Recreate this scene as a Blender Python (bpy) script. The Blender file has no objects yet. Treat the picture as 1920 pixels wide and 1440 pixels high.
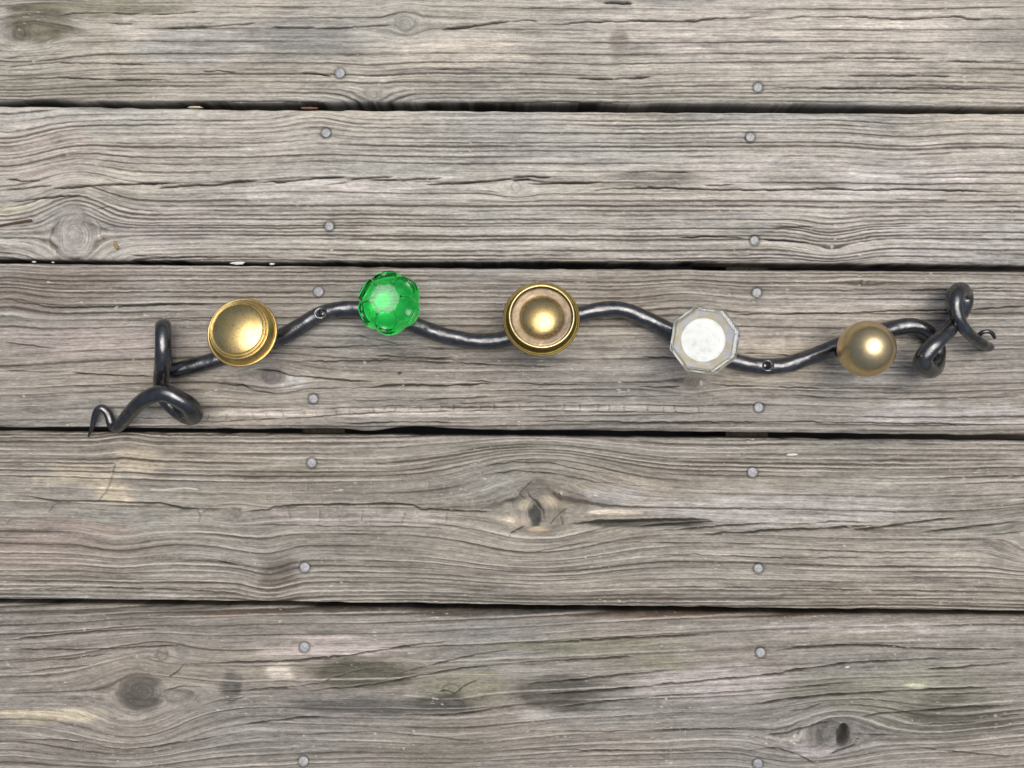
import bpy, math, random
import numpy as np
from mathutils import Vector, Matrix

# ------------------------------------------------------------------ measures
S = 0.00046            # metres per photograph pixel on the deck
D = 0.72               # height of the lens above the deck
CX, CY = 960.0, 720.0

scene = bpy.context.scene
# ------------------------------------------------------------------ camera
cam_d = bpy.data.cameras.new("camera")
cam = bpy.data.objects.new("camera", cam_d)
scene.collection.objects.link(cam)
cam.location = (0, 0, D)
cam_d.sensor_fit = 'HORIZONTAL'
cam_d.angle = 2 * math.atan(960 * S / D)
cam_d.clip_start = 0.01
cam_d.clip_end = 200
scene.camera = cam

# ------------------------------------------------------------------ light
LDIR = Vector((0.16, 0.14, 0.97)).normalized()      # towards the bright part of the overcast sky
SUN_EL = math.asin(LDIR.z)
SUN_AZ = math.atan2(LDIR.x, LDIR.y)
world = bpy.data.worlds.new("World")
scene.world = world
world.use_nodes = True
wn = world.node_tree
sky = wn.nodes.new('ShaderNodeTexSky')
sky.sky_type = 'NISHITA'
sky.sun_disc = False
sky.sun_elevation = SUN_EL
sky.sun_rotation = SUN_AZ
sky.air_density = 1.0
sky.dust_density = 6.0
sky.ozone_density = 1.0
bg = wn.nodes['Background']
bg.inputs['Strength'].default_value = 0.06
wn.links.new(sky.outputs[0], bg.inputs['Color'])
sun_d = bpy.data.lights.new("sun", 'SUN')
sun_d.energy = 1.5
sun_d.angle = math.radians(50)
sun_d.color = (1.0, 0.975, 0.93)
sun = bpy.data.objects.new("sun", sun_d)
scene.collection.objects.link(sun)
sun.rotation_euler = LDIR.to_track_quat('Z', 'Y').to_euler()
sun.location = LDIR * 3
vs = scene.view_settings
vs.view_transform = 'Standard'
vs.look = 'None'
vs.gamma = 1.0
vs.exposure = 0.52
scene.cycles.max_bounces = 14
scene.cycles.transmission_bounces = 12
scene.cycles.glossy_bounces = 6
scene.cycles.use_denoising = True

# ------------------------------------------------------------------ helpers
col = scene.collection
rng = np.random.default_rng(7)
random.seed(5)


def P(px, py, z=0.0):
    """world point at height z seen at a photograph pixel"""
    k = S * (D - z) / D
    return Vector(((px - CX) * k, (CY - py) * k, z))


def empty(name, loc=(0, 0, 0)):
    o = bpy.data.objects.new(name, None)
    o.empty_display_size = 0.02
    o.location = loc
    col.objects.link(o)
    return o


def link(name, me, mat, parent=None, loc=None, mw=None):
    o = bpy.data.objects.new(name, me)
    col.objects.link(o)
    if mat is not None:
        me.materials.append(mat)
    if parent is not None:
        o.parent = parent
    if mw is not None:
        o.matrix_basis = mw
    elif loc is not None:
        o.location = loc
    return o


def mesh(name, verts, faces, smooth=True):
    me = bpy.data.meshes.new(name)
    me.from_pydata([tuple(v) for v in verts], [], faces)
    me.update()
    if smooth:
        me.polygons.foreach_set('use_smooth', np.ones(len(me.polygons), dtype=bool))
    return me


def grid_mesh(name, V, nu, nv, wrap_v=False, extra_faces=None, smooth=True):
    """V: (nu*nv,3) array, index i*nv+j"""
    i = np.arange(nu - 1)[:, None]
    j = np.arange(nv if wrap_v else nv - 1)[None, :]
    j2 = (j + 1) % nv
    q = np.stack([i * nv + j, (i + 1) * nv + j, (i + 1) * nv + j2, i * nv + j2], axis=-1).reshape(-1, 4)
    me = bpy.data.meshes.new(name)
    nq = len(q)
    loops = q.ravel()
    starts = np.arange(nq) * 4
    totals = np.full(nq, 4)
    if extra_faces:
        ef = np.concatenate([np.array(f) for f in extra_faces])
        est, et, s0 = [], [], nq * 4
        for f in extra_faces:
            est.append(s0); et.append(len(f)); s0 += len(f)
        loops = np.concatenate([loops, ef]); starts = np.concatenate([starts, est]); totals = np.concatenate([totals, et])
    me.vertices.add(len(V))
    me.vertices.foreach_set('co', np.ascontiguousarray(V, dtype=np.float32).ravel())
    me.loops.add(len(loops))
    me.loops.foreach_set('vertex_index', loops.astype(np.int32))
    me.polygons.add(len(starts))
    me.polygons.foreach_set('loop_start', starts.astype(np.int32))
    me.polygons.foreach_set('loop_total', totals.astype(np.int32))
    me.polygons.foreach_set('use_smooth', np.full(len(starts), smooth))
    me.update(calc_edges=True)
    me.validate()
    return me


def hashrand(n, seed):
    return np.random.default_rng(seed).random(n)


def noise2(x, y, seed):
    """smooth value noise in -1..1, unit lattice"""
    T = np.random.default_rng(seed).random((256, 256)) * 2 - 1
    xi = np.floor(x).astype(int); yi = np.floor(y).astype(int)
    fx = x - xi; fy = y - yi
    fx = fx * fx * (3 - 2 * fx); fy = fy * fy * (3 - 2 * fy)
    a = T[xi & 255, yi & 255]; b = T[(xi + 1) & 255, yi & 255]
    c = T[xi & 255, (yi + 1) & 255]; d = T[(xi + 1) & 255, (yi + 1) & 255]
    return (a * (1 - fx) + b * fx) * (1 - fy) + (c * (1 - fx) + d * fx) * fy


def rownoise(x, k, seed):
    """noise along x, independent for every integer row k"""
    T = np.random.default_rng(seed).random((512, 256)) * 2 - 1
    xi = np.floor(x).astype(int); fx = x - xi
    fx = fx * fx * (3 - 2 * fx)
    return T[k & 511, xi & 255] * (1 - fx) + T[k & 511, (xi + 1) & 255] * fx


def sstep(a, b, x):
    t = np.clip((x - a) / (b - a), 0, 1)
    return t * t * (3 - 2 * t)


# ------------------------------------------------------------------ materials
def new_mat(name):
    m = bpy.data.materials.new(name)
    m.use_nodes = True
    nt = m.node_tree
    return m, nt, nt.nodes['Principled BSDF']


def nd(nt, t, **kw):
    n = nt.nodes.new(t)
    for k, v in kw.items():
        setattr(n, k, v)
    return n


def noise_node(nt, scale, detail=4, rough=0.55, stretch=None, vec=None, attr=None):
    n = nd(nt, 'ShaderNodeTexNoise')
    n.inputs['Scale'].default_value = scale
    n.inputs['Detail'].default_value = detail
    n.inputs['Roughness'].default_value = rough
    tc = nd(nt, 'ShaderNodeTexCoord')
    src = tc.outputs['Object']
    if attr:
        src = nd(nt, 'ShaderNodeAttribute', attribute_name=attr).outputs['Vector']
    if stretch:
        mp = nd(nt, 'ShaderNodeMapping')
        mp.inputs['Scale'].default_value = stretch
        nt.links.new(src, mp.inputs['Vector'])
        src = mp.outputs[0]
    nt.links.new(src, n.inputs['Vector'])
    return n


def ramp(nt, src, stops):
    r = nd(nt, 'ShaderNodeValToRGB')
    el = r.color_ramp.elements
    while len(el) < len(stops):
        el.new(0.5)
    for e, (p, c) in zip(el, stops):
        e.position = p
        e.color = (c, c, c, 1) if not isinstance(c, tuple) else (*c, 1)
    nt.links.new(src, r.inputs[0])
    return r.outputs[0]


def mix(nt, a, b, f, mode='MIX'):
    m = nd(nt, 'ShaderNodeMix', data_type='RGBA', blend_type=mode)
    for sock, v in ((m.inputs[6], a), (m.inputs[7], b), (m.inputs[0], f)):
        if hasattr(v, 'is_output'):
            nt.links.new(v, sock)
        elif isinstance(v, tuple):
            sock.default_value = (*v, 1)
        else:
            sock.default_value = v
    return m.outputs[2]


def bump(nt, src, strength, dist, normal=None):
    b = nd(nt, 'ShaderNodeBump')
    b.inputs['Strength'].default_value = strength
    b.inputs['Distance'].default_value = dist
    nt.links.new(src, b.inputs['Height'])
    if normal is not None:
        nt.links.new(normal, b.inputs['Normal'])
    return b.outputs[0]


# weathered wood: albedo from the per-point grain record, fine fibres from noise
M_wood, nt, bs = new_mat("weathered_wood")
at = nd(nt, 'ShaderNodeAttribute', attribute_name='tint')
f0 = noise_node(nt, 1.0, 4, 0.65, (38, 950, 31), attr='grain')
f1 = noise_node(nt, 1.0, 5, 0.65, (210, 1300, 17), attr='grain')
f2 = noise_node(nt, 1.0, 3, 0.6, (800, 1300, 900))
c0 = ramp(nt, f0.outputs[0], [(0.24, 0.50), (0.40, 0.88), (0.55, 1.04), (0.76, 1.32)])
c1 = ramp(nt, f1.outputs[0], [(0.25, 0.55), (0.42, 0.92), (0.58, 1.06), (0.78, 1.40)])
c2 = ramp(nt, f2.outputs[0], [(0.3, 0.84), (0.7, 1.14)])
cc = mix(nt, at.outputs['Color'], c0, 1.0, 'MULTIPLY')
cc = mix(nt, cc, c1, 1.0, 'MULTIPLY')
cc = mix(nt, cc, c2, 1.0, 'MULTIPLY')
nt.links.new(cc, bs.inputs['Base Color'])
bs.inputs['Roughness'].default_value = 0.82
bs.inputs['Specular IOR Level'].default_value = 0.10
nb = bump(nt, f0.outputs[0], 0.6, 0.0008)
nb = bump(nt, f1.outputs[0], 0.7, 0.0006, nb)
nb = bump(nt, f2.outputs[0], 0.5, 0.0003, nb)
nt.links.new(nb, bs.inputs['Normal'])

M_joist, nt, bs = new_mat("joist_wood")
f1 = noise_node(nt, 1.0, 4, 0.6, (400, 40, 400))
nt.links.new(ramp(nt, f1.outputs[0], [(0.3, (0.04, 0.032, 0.025)), (0.7, (0.10, 0.082, 0.065))]), bs.inputs['Base Color'])
bs.inputs['Roughness'].default_value = 0.9

M_soil, nt, bs = new_mat("soil")
f1 = noise_node(nt, 9, 6)
nt.links.new(ramp(nt, f1.outputs[0], [(0.3, (0.02, 0.016, 0.012)), (0.7, (0.07, 0.055, 0.04))]), bs.inputs['Base Color'])
bs.inputs['Roughness'].default_value = 1.0

M_nail, nt, bs = new_mat("galvanised_nail")
f1 = noise_node(nt, 420, 4)
nt.links.new(ramp(nt, f1.outputs[0], [(0.3, (0.24, 0.245, 0.25)), (0.7, (0.43, 0.44, 0.455))]), bs.inputs['Base Color'])
bs.inputs['Metallic'].default_value = 0.45
bs.inputs['Roughness'].default_value = 0.55
tc = nd(nt, 'ShaderNodeTexCoord')
wv = nd(nt, 'ShaderNodeTexWave', wave_type='BANDS', bands_direction='DIAGONAL')
wv.inputs['Scale'].default_value = 330
wv.inputs['Distortion'].default_value = 1.5
nt.links.new(tc.outputs['Object'], wv.inputs['Vector'])
nt.links.new(bump(nt, wv.outputs['Fac'], 0.35, 0.0004), bs.inputs['Normal'])

M_iron, nt, bs = new_mat("blackened_iron")
wr = nd(nt, 'ShaderNodeAttribute', attribute_name='wear')
f1 = noise_node(nt, 130, 5, 0.6)
f2 = noise_node(nt, 700, 4, 0.6)
f3 = noise_node(nt, 38, 2, 0.5)
base = ramp(nt, f1.outputs[0], [(0.30, (0.095, 0.097, 0.10)), (0.5, (0.13, 0.132, 0.136)), (0.75, (0.20, 0.202, 0.205))])
base = mix(nt, base, (0.42, 0.42, 0.43), wr.outputs['Fac'])
nt.links.new(base, bs.inputs['Base Color'])
bs.inputs['Metallic'].default_value = 0.92
bs.inputs['Specular IOR Level'].default_value = 0.6
rr = ramp(nt, f1.outputs[0], [(0.3, 0.31), (0.5, 0.23), (0.7, 0.19)])
nt.links.new(rr, bs.inputs['Roughness'])
nb = bump(nt, f3.outputs[0], 0.55, 0.006)
nb = bump(nt, f1.outputs[0], 0.22, 0.0012, nb)
nb = bump(nt, f2.outputs[0], 0.25, 0.0004, nb)
nt.links.new(nb, bs.inputs['Normal'])


def brass(name, lo, hi, r0, r1, tarnish, tcol, bumpy=0.2, scale=90, speck=0.5):
    m, nt, bs = new_mat(name)
    f1 = noise_node(nt, scale, 6, 0.65)
    f2 = noise_node(nt, scale * 7, 4, 0.6)
    f3 = noise_node(nt, scale * 0.45, 4, 0.6)
    c = ramp(nt, f1.outputs[0], [(0.28, lo), (0.72, hi)])
    t = ramp(nt, f3.outputs[0], [(0.5 - tarnish * 0.2, 0.0), (0.78, 1.0)])
    c = mix(nt, c, tcol, t)
    sp = ramp(nt, f2.outputs[0], [(0.28, speck), (0.46, 1.0)])
    c = mix(nt, c, sp, 1.0, 'MULTIPLY')
    nt.links.new(c, bs.inputs['Base Color'])
    bs.inputs['Metallic'].default_value = 1.0
    nt.links.new(ramp(nt, f1.outputs[0], [(0.3, r1), (0.7, r0)]), bs.inputs['Roughness'])
    nt.links.new(bump(nt, f2.outputs[0], bumpy, 0.0003), bs.inputs['Normal'])
    return m


M_brass = brass("aged_brass", (0.52, 0.375, 0.14), (0.82, 0.66, 0.31), 0.24, 0.40, 0.3, (0.46, 0.33, 0.14))
M_brass_dark = brass("olive_brass", (0.17, 0.13, 0.04), (0.25, 0.20, 0.07), 0.38, 0.5, 0.2, (0.22, 0.16, 0.06))
M_brass_dome = brass("brown_brass", (0.52, 0.36, 0.125), (0.86, 0.68, 0.33), 0.22, 0.38, 0.4, (0.32, 0.20, 0.08))
M_brass_pink = brass("worn_pink_brass", (0.25, 0.185, 0.11), (0.36, 0.29, 0.20), 0.42, 0.55, 0.1, (0.10, 0.08, 0.07), scale=150)
M_brass_bright = brass("rubbed_brass_edge", (0.72, 0.58, 0.28), (0.85, 0.72, 0.40), 0.28, 0.36, 0.0, (0.7, 0.56, 0.26))
M_brass_ball = brass("dull_gold_brass", (0.64, 0.49, 0.24), (0.84, 0.69, 0.43), 0.26, 0.40, 0.3, (0.52, 0.39, 0.20), scale=48, speck=0.82, bumpy=0.1)
M_ferrule = brass("dark_bronze", (0.06, 0.05, 0.045), (0.13, 0.11, 0.09), 0.4, 0.55, 0.2, (0.05, 0.045, 0.04))


def glass(name, colr, rough=0.0, ior=1.5):
    m, nt, bs = new_mat(name)
    bs.inputs['Base Color'].default_value = (*colr, 1)
    bs.inputs['Transmission Weight'].default_value = 1.0
    bs.inputs['Roughness'].default_value = rough
    bs.inputs['IOR'].default_value = ior
    f = noise_node(nt, 60, 2)
    nt.links.new(bump(nt, f.outputs[0], 0.06, 0.001), bs.inputs['Normal'])
    return m


M_green = glass("green_glass", (0.03, 0.98, 0.13), 0.03)
_nt = M_green.node_tree
_bs = _nt.nodes['Principled BSDF']
_at = nd(_nt, 'ShaderNodeAttribute', attribute_name='table_pale')
_f = noise_node(_nt, 1.0, 5, 0.6, (90, 420, 90))
_k = mix(_nt, (0, 0, 0), ramp(_nt, _f.outputs[0], [(0.35, 0.14), (0.7, 0.48)]), _at.outputs['Fac'])
_df = nd(_nt, 'ShaderNodeBsdfDiffuse')
_df.inputs['Color'].default_value = (0.66, 0.80, 0.69, 1)  # whitish diffuse mixed over the flat table
_mx = nd(_nt, 'ShaderNodeMixShader')
_nt.links.new(_k, _mx.inputs[0]); _nt.links.new(_bs.outputs[0], _mx.inputs[1]); _nt.links.new(_df.outputs[0], _mx.inputs[2])
_nt.links.new(_mx.outputs[0], _nt.nodes['Material Output'].inputs['Surface'])
M_clear = glass("clear_glass", (0.985, 0.995, 0.985))

M_foil, nt, bs = new_mat("silvered_backing")
f1 = noise_node(nt, 150, 4)
nt.links.new(ramp(nt, f1.outputs[0], [(0.25, (0.80, 0.82, 0.82)), (0.6, (0.93, 0.94, 0.94))]), bs.inputs['Base Color'])
bs.inputs['Metallic'].default_value = 0.75
bs.inputs['Roughness'].default_value = 0.38

M_foil2, nt, bs = new_mat("silvered_backing_dull")
f1 = noise_node(nt, 190, 5, 0.6)
nt.links.new(ramp(nt, f1.outputs[0], [(0.28, (0.60, 0.66, 0.65)), (0.45, (0.78, 0.83, 0.82)), (0.7, (0.86, 0.91, 0.90))]), bs.inputs['Base Color'])
bs.inputs['Metallic'].default_value = 0.35
bs.inputs['Roughness'].default_value = 0.5

M_foil_edge, nt, bs = new_mat("yellowed_backing")
f1 = noise_node(nt, 90, 4)
nt.links.new(ramp(nt, f1.outputs[0], [(0.40, (0.56, 0.49, 0.28)), (0.5, (0.60, 0.58, 0.50)), (0.58, (0.54, 0.56, 0.70))]), bs.inputs['Base Color'])  # yellowed patches; the lavender end is sky reflection painted in
bs.inputs['Metallic'].default_value = 0.15
bs.inputs['Roughness'].default_value = 0.5


def plain(name, c, rough=0.8, var=0.25):
    m, nt, bs = new_mat(name)
    f = noise_node(nt, 500, 4)
    lo = tuple(v * (1 - var) for v in c); hi = tuple(min(1, v * (1 + var)) for v in c)
    nt.links.new(ramp(nt, f.outputs[0], [(0.3, lo), (0.7, hi)]), bs.inputs['Base Color'])
    bs.inputs['Roughness'].default_value = rough
    return m


M_white = plain("white_flake", (0.74, 0.72, 0.67), 0.8, 0.1)
M_twig = plain("twig_bark", (0.10, 0.055, 0.03))
M_crumb = plain("dry_leaf", (0.33, 0.22, 0.10))
M_orange = plain("rusty_leaf", (0.20, 0.085, 0.045))
M_straw = plain("straw_wood", (0.62, 0.52, 0.36))

# ------------------------------------------------------------------ ground and deck
g = mesh("ground", [(-6, -6, -0.55), (6, -6, -0.55), (6, 6, -0.55), (-6, 6, -0.55)], [(0, 1, 2, 3)], False)
go = link("ground", g, M_soil)
go['kind'] = 'structure'

deck = empty("deck")
deck['kind'] = 'structure'
TH = 0.030                                                # plank thickness


def interp(pts, x):
    p = np.array(pts, dtype=float)
    return np.interp(x, p[:, 0], p[:, 1])


# plank data, all in photograph pixels (x along the boards, y down)
PL = []
PL.append(dict(                                            # first board in view
    top=[(-1, -118), (1920, -100)], bot=[(0, 189), (480, 191), (960, 191), (1200, 192), (1440, 194), (1920, 200)],
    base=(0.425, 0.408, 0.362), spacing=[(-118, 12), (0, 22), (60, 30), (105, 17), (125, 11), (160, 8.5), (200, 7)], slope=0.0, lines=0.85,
    knots=[(760, 44, 20, 15, 34), (36, 62, 12, 14, 60), (700, 178, 18, 16, 60)],
    bumps=[(700, 168, 15, 55, 45), (30, 120, 16, 110, 60), (90, 30, -9, 60, 40), (1140, 150, 4, 90, 40)],
    cracks=[([(100, 32), (135, 24), (220, 24), (270, 25)], 2), ([(280, 27), (330, 25), (375, 22)], 2.2), ([(303, 53), (390, 49), (480, 43)], 2.8),
            ([(500, 50), (560, 51), (595, 50)], 2.5), ([(585, 54), (650, 51), (735, 47)], 2.6), ([(827, 56), (870, 51), (920, 44), (962, 39)], 3.4),
            ([(955, 40), (985, 38), (1010, 40)], 2.5), ([(1000, 46), (1050, 45), (1090, 41), (1200, 39), (1300, 39), (1345, 34), (1440, 31)], 2.6),
            ([(1440, 36), (1475, 34), (1500, 31), (1600, 31), (1690, 36), (1760, 32), (1800, 31), (1812, 35), (1920, 36)], 2.4),
            ([(1130, 5), (1160, 4), (1186, 6)], 5), ([(1075, 146), (1130, 148), (1170, 146), (1225, 144)], 3.6),
            ([(0, 131), (40, 122), (110, 117), (200, 118), (300, 121)], 2), ([(0, 151), (50, 147), (120, 145), (200, 149), (330, 150)], 2.4),
            ([(0, 112), (40, 105), (120, 102)], 1.6), ([(380, 134), (410, 132), (445, 136)], 3), ([(860, 133), (940, 131)], 1.5),
            ([(1585, 141), (1700, 141), (1788, 143)], 2.8), ([(1510, 109), (1640, 108), (1745, 110)], 2), ([(1440, 163), (1600, 165), (1780, 165), (1920, 168)], 2.6),
            ([(1750, 114), (1850, 115), (1920, 115)], 2), ([(800, 131), (870, 130), (960, 133)], 1.6), ([(560, 136), (590, 138), (622, 142)], 2.2),
            ([(960, 18), (1040, 14), (1100, 10)], 1.4), ([(200, 44), (250, 43)], 1.6)],
    stains_and_shade=[(350, 88, 110, 38, (0.35, 0.345, 0.325), 0.55), (70, 40, 90, 50, (0.27, 0.25, 0.18), 0.6), (560, 70, 130, 45, (0.30, 0.295, 0.28), 0.5),
            (250, 60, 50, 25, (0.50, 0.46, 0.41), 0.5), (860, 100, 150, 35, (0.52, 0.47, 0.40), 0.5), (1500, 60, 420, 90, (0.50, 0.46, 0.41), 0.62),
            (1160, 75, 20, 30, (0.33, 0.30, 0.25), 0.6), (690, 155, 40, 15, (0.52, 0.49, 0.45), 0.5), (120, 160, 200, 30, (0.30, 0.29, 0.23), 0.45),
            (200, 10, 160, 22, (0.30, 0.29, 0.21), 0.5), (1900, 70, 80, 40, (0.36, 0.33, 0.29), 0.4)]))
PL.append(dict(
    top=[(0, 198), (240, 201), (480, 205), (960, 207.5), (1440, 211), (1920, 212)], bot=[(0, 485), (480, 490), (960, 490), (1440, 492), (1920, 497)],
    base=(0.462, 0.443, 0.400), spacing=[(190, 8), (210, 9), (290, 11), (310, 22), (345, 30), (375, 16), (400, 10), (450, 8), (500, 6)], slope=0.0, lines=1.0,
    knots=[(140, 440, 38, 52, 75), (968, 351, 10, 10, 40), (1560, 462, 4, 5, 40)],
    bumps=[(590, 215, -13, 60, 40), (10, 270, 25, 100, 60), (620, 300, -5, 110, 50), (1700, 260, 9, 90, 80), (1560, 455, 16, 60, 45), (600, 335, -7, 160, 25), (150, 500, 8, 70, 40)],
    cracks=[([(10, 336), (30, 336), (38, 339), (75, 338)], 2.4), ([(0, 356), (50, 352), (100, 347)], 2), ([(97, 353), (150, 350), (180, 347), (280, 344), (320, 343)], 3.4),
            ([(295, 352), (345, 348), (400, 346), (440, 341), (482, 337)], 4.4), ([(484, 343), (510, 339), (522, 342), (590, 334), (652, 331)], 3.4),
            ([(650, 337), (690, 333), (738, 331)], 2.6), ([(690, 338), (760, 336), (832, 333)], 2.5), ([(795, 345), (860, 343), (915, 339), (962, 336)], 3),
            ([(960, 332), (1000, 331), (1035, 332)], 3.2), ([(960, 338), (995, 336)], 3.2), ([(985, 345), (1050, 343), (1130, 342)], 2.3),
            ([(1095, 361), (1150, 353), (1220, 351), (1330, 355), (1440, 356), (1540, 354), (1600, 356), (1700, 354), (1830, 358), (1920, 362)], 2.8),
            ([(25, 378), (80, 371), (115, 367), (152, 366)], 2.8), ([(152, 369), (200, 372)], 1.6), ([(1445, 427), (1480, 426), (1532, 424)], 1.8),
            ([(1270, 445), (1340, 443), (1400, 446)], 2.4), ([(1430, 449), (1480, 452), (1520, 455)], 2.2), ([(1670, 373), (1780, 376)], 1.8), ([(1860, 386), (1920, 387)], 1.8),
            ([(172, 409), (178, 402), (180, 394), (192, 389), (206, 386)], 2), ([(178, 412), (188, 424), (187, 440), (196, 452)], 1.6), ([(115, 410), (98, 430), (92, 452), (100, 476)], 1.4),
            ([(1170, 322), (1230, 321), (1300, 323)], 2), ([(1320, 348), (1380, 345)], 2.2), ([(240, 478), (300, 482), (420, 482)], 2.2),
            ([(1680, 331), (1740, 333), (1860, 331)], 1.4), ([(660, 340), (590, 350), (560, 358)], 1.2)],
    stains_and_shade=[(1235, 336, 100, 15, (0.27, 0.265, 0.235), 0.85), (1500, 338, 75, 12, (0.33, 0.32, 0.28), 0.7), (1600, 330, 350, 40, (0.50, 0.47, 0.45), 0.5),
            (80, 290, 110, 60, (0.44, 0.39, 0.355), 0.6), (140, 440, 45, 55, (0.40, 0.37, 0.35), 0.5), (1700, 440, 240, 50, (0.48, 0.455, 0.435), 0.5),
            (20, 395, 50, 10, (0.50, 0.47, 0.35), 0.5), (1000, 345, 60, 10, (0.46, 0.44, 0.42), 0.5), (300, 420, 130, 40, (0.39, 0.35, 0.335), 0.5), (700, 350, 130, 20, (0.47, 0.44, 0.41), 0.5),
            (1500, 480, 500, 10, (0.48, 0.46, 0.45), 0.4), (300, 370, 120, 14, (0.33, 0.32, 0.28), 0.4)]))
PL.append(dict(
    top=[(0, 493), (480, 498), (960, 503), (1440, 506), (1920, 509)], bot=[(0, 801), (480, 804), (700, 802), (960, 806), (1440, 811), (1920, 817)],
    base=(0.315, 0.294, 0.262), spacing=[(490, 6), (540, 8.5), (575, 11), (600, 17), (640, 20), (700, 22), (760, 20), (785, 13), (830, 9)], slope=0.0, lines=0.95,  # own brown tone; dimmer light on the lower boards also put into base
    knots=[(508, 705, 26, 17, 70), (1295, 717, 16, 15, 60), (1620, 530, 5, 5, 40)],
    bumps=[(10, 560, -12, 60, 60), (1280, 560, -10, 80, 50), (520, 690, -6, 110, 40), (0, 690, 8, 120, 60), (1700, 730, 6, 200, 60)],
    cracks=[([(0, 558), (40, 566), (100, 577), (200, 575), (300, 571), (420, 569)], 2.8), ([(0, 641), (40, 646), (110, 655)], 1.8), ([(130, 698), (200, 703), (290, 706)], 2.4),
            ([(0, 694), (70, 697), (130, 697)], 1.6), ([(130, 722), (200, 725), (270, 730)], 1.6), ([(470, 692), (515, 694), (545, 704), (625, 711), (700, 717)], 2.4),
            ([(400, 718), (455, 722), (478, 732), (510, 738), (545, 735), (580, 729), (660, 727)], 1.8),
            ([(640, 727), (700, 727), (720, 722), (870, 722), (930, 718)], 3), ([(700, 667), (800, 671), (855, 671)], 2.4), ([(500, 679), (650, 677), (760, 676), (850, 680), (960, 686), (1060, 688)], 2),
            ([(860, 713), (930, 717), (1000, 720), (1120, 722)], 2), ([(480, 652), (560, 653), (640, 650), (800, 645)], 1.7), ([(620, 751), (780, 750), (960, 742), (1080, 744), (1300, 742)], 1.7),
            ([(300, 785), (400, 791), (480, 787), (590, 782), (690, 774), (800, 772), (960, 769), (1100, 772), (1300, 775), (1500, 772)], 1.7),
            ([(340, 775), (480, 772), (700, 763), (960, 753), (1120, 756), (1300, 760)], 1.2),
            ([(1500, 588), (1600, 586), (1700, 582), (1790, 581)], 2.5), ([(1818, 581), (1870, 577), (1920, 574)], 2.8), ([(1380, 590), (1440, 588), (1520, 588)], 2.2),
            ([(1200, 669), (1262, 670)], 2.2), ([(1395, 662), (1440, 664), (1490, 668)], 2), ([(1320, 714), (1345, 722), (1420, 725), (1520, 728), (1700, 727)], 2),
            ([(1190, 724), (1240, 726), (1278, 724)], 2), ([(1440, 740), (1560, 745), (1700, 748), (1920, 744)], 1.6), ([(1530, 688), (1600, 690), (1720, 688)], 1.6),
            ([(1500, 545), (1640, 543), (1790, 543), (1920, 538)], 1.8), ([(960, 789), (1200, 792), (1500, 791), (1920, 797)], 2.2), ([(180, 602), (300, 601), (480, 600)], 1.4),
            ([(640, 795), (760, 791), (900, 793)], 2.0), ([(640, 622), (760, 648), (860, 655)], 1.3), ([(745, 700), (752, 699)], 3)],
    stains_and_shade=[(90, 540, 160, 50, (0.31, 0.265, 0.225), 0.55), (200, 640, 200, 40, (0.385, 0.335, 0.31), 0.5), (660, 771, 310, 10, (0.50, 0.455, 0.41), 0.85), (1100, 764, 220, 7, (0.49, 0.46, 0.42), 0.6),
            (1500, 620, 260, 70, (0.43, 0.385, 0.335), 0.55), (1450, 680, 120, 40, (0.41, 0.37, 0.30), 0.5), (508, 705, 26, 18, (0.27, 0.25, 0.235), 0.6), (1295, 717, 16, 14, (0.32, 0.28, 0.23), 0.6),
            (540, 715, 40, 18, (0.44, 0.43, 0.42), 0.4), (800, 680, 220, 30, (0.33, 0.30, 0.28), 0.4), (1800, 780, 240, 24, (0.47, 0.45, 0.44), 0.45), (1000, 560, 300, 40, (0.37, 0.33, 0.28), 0.4),
            (1650, 560, 250, 18, (0.44, 0.42, 0.40), 0.4)],
    checks=[((480, 772, 1.0), )]))
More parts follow.
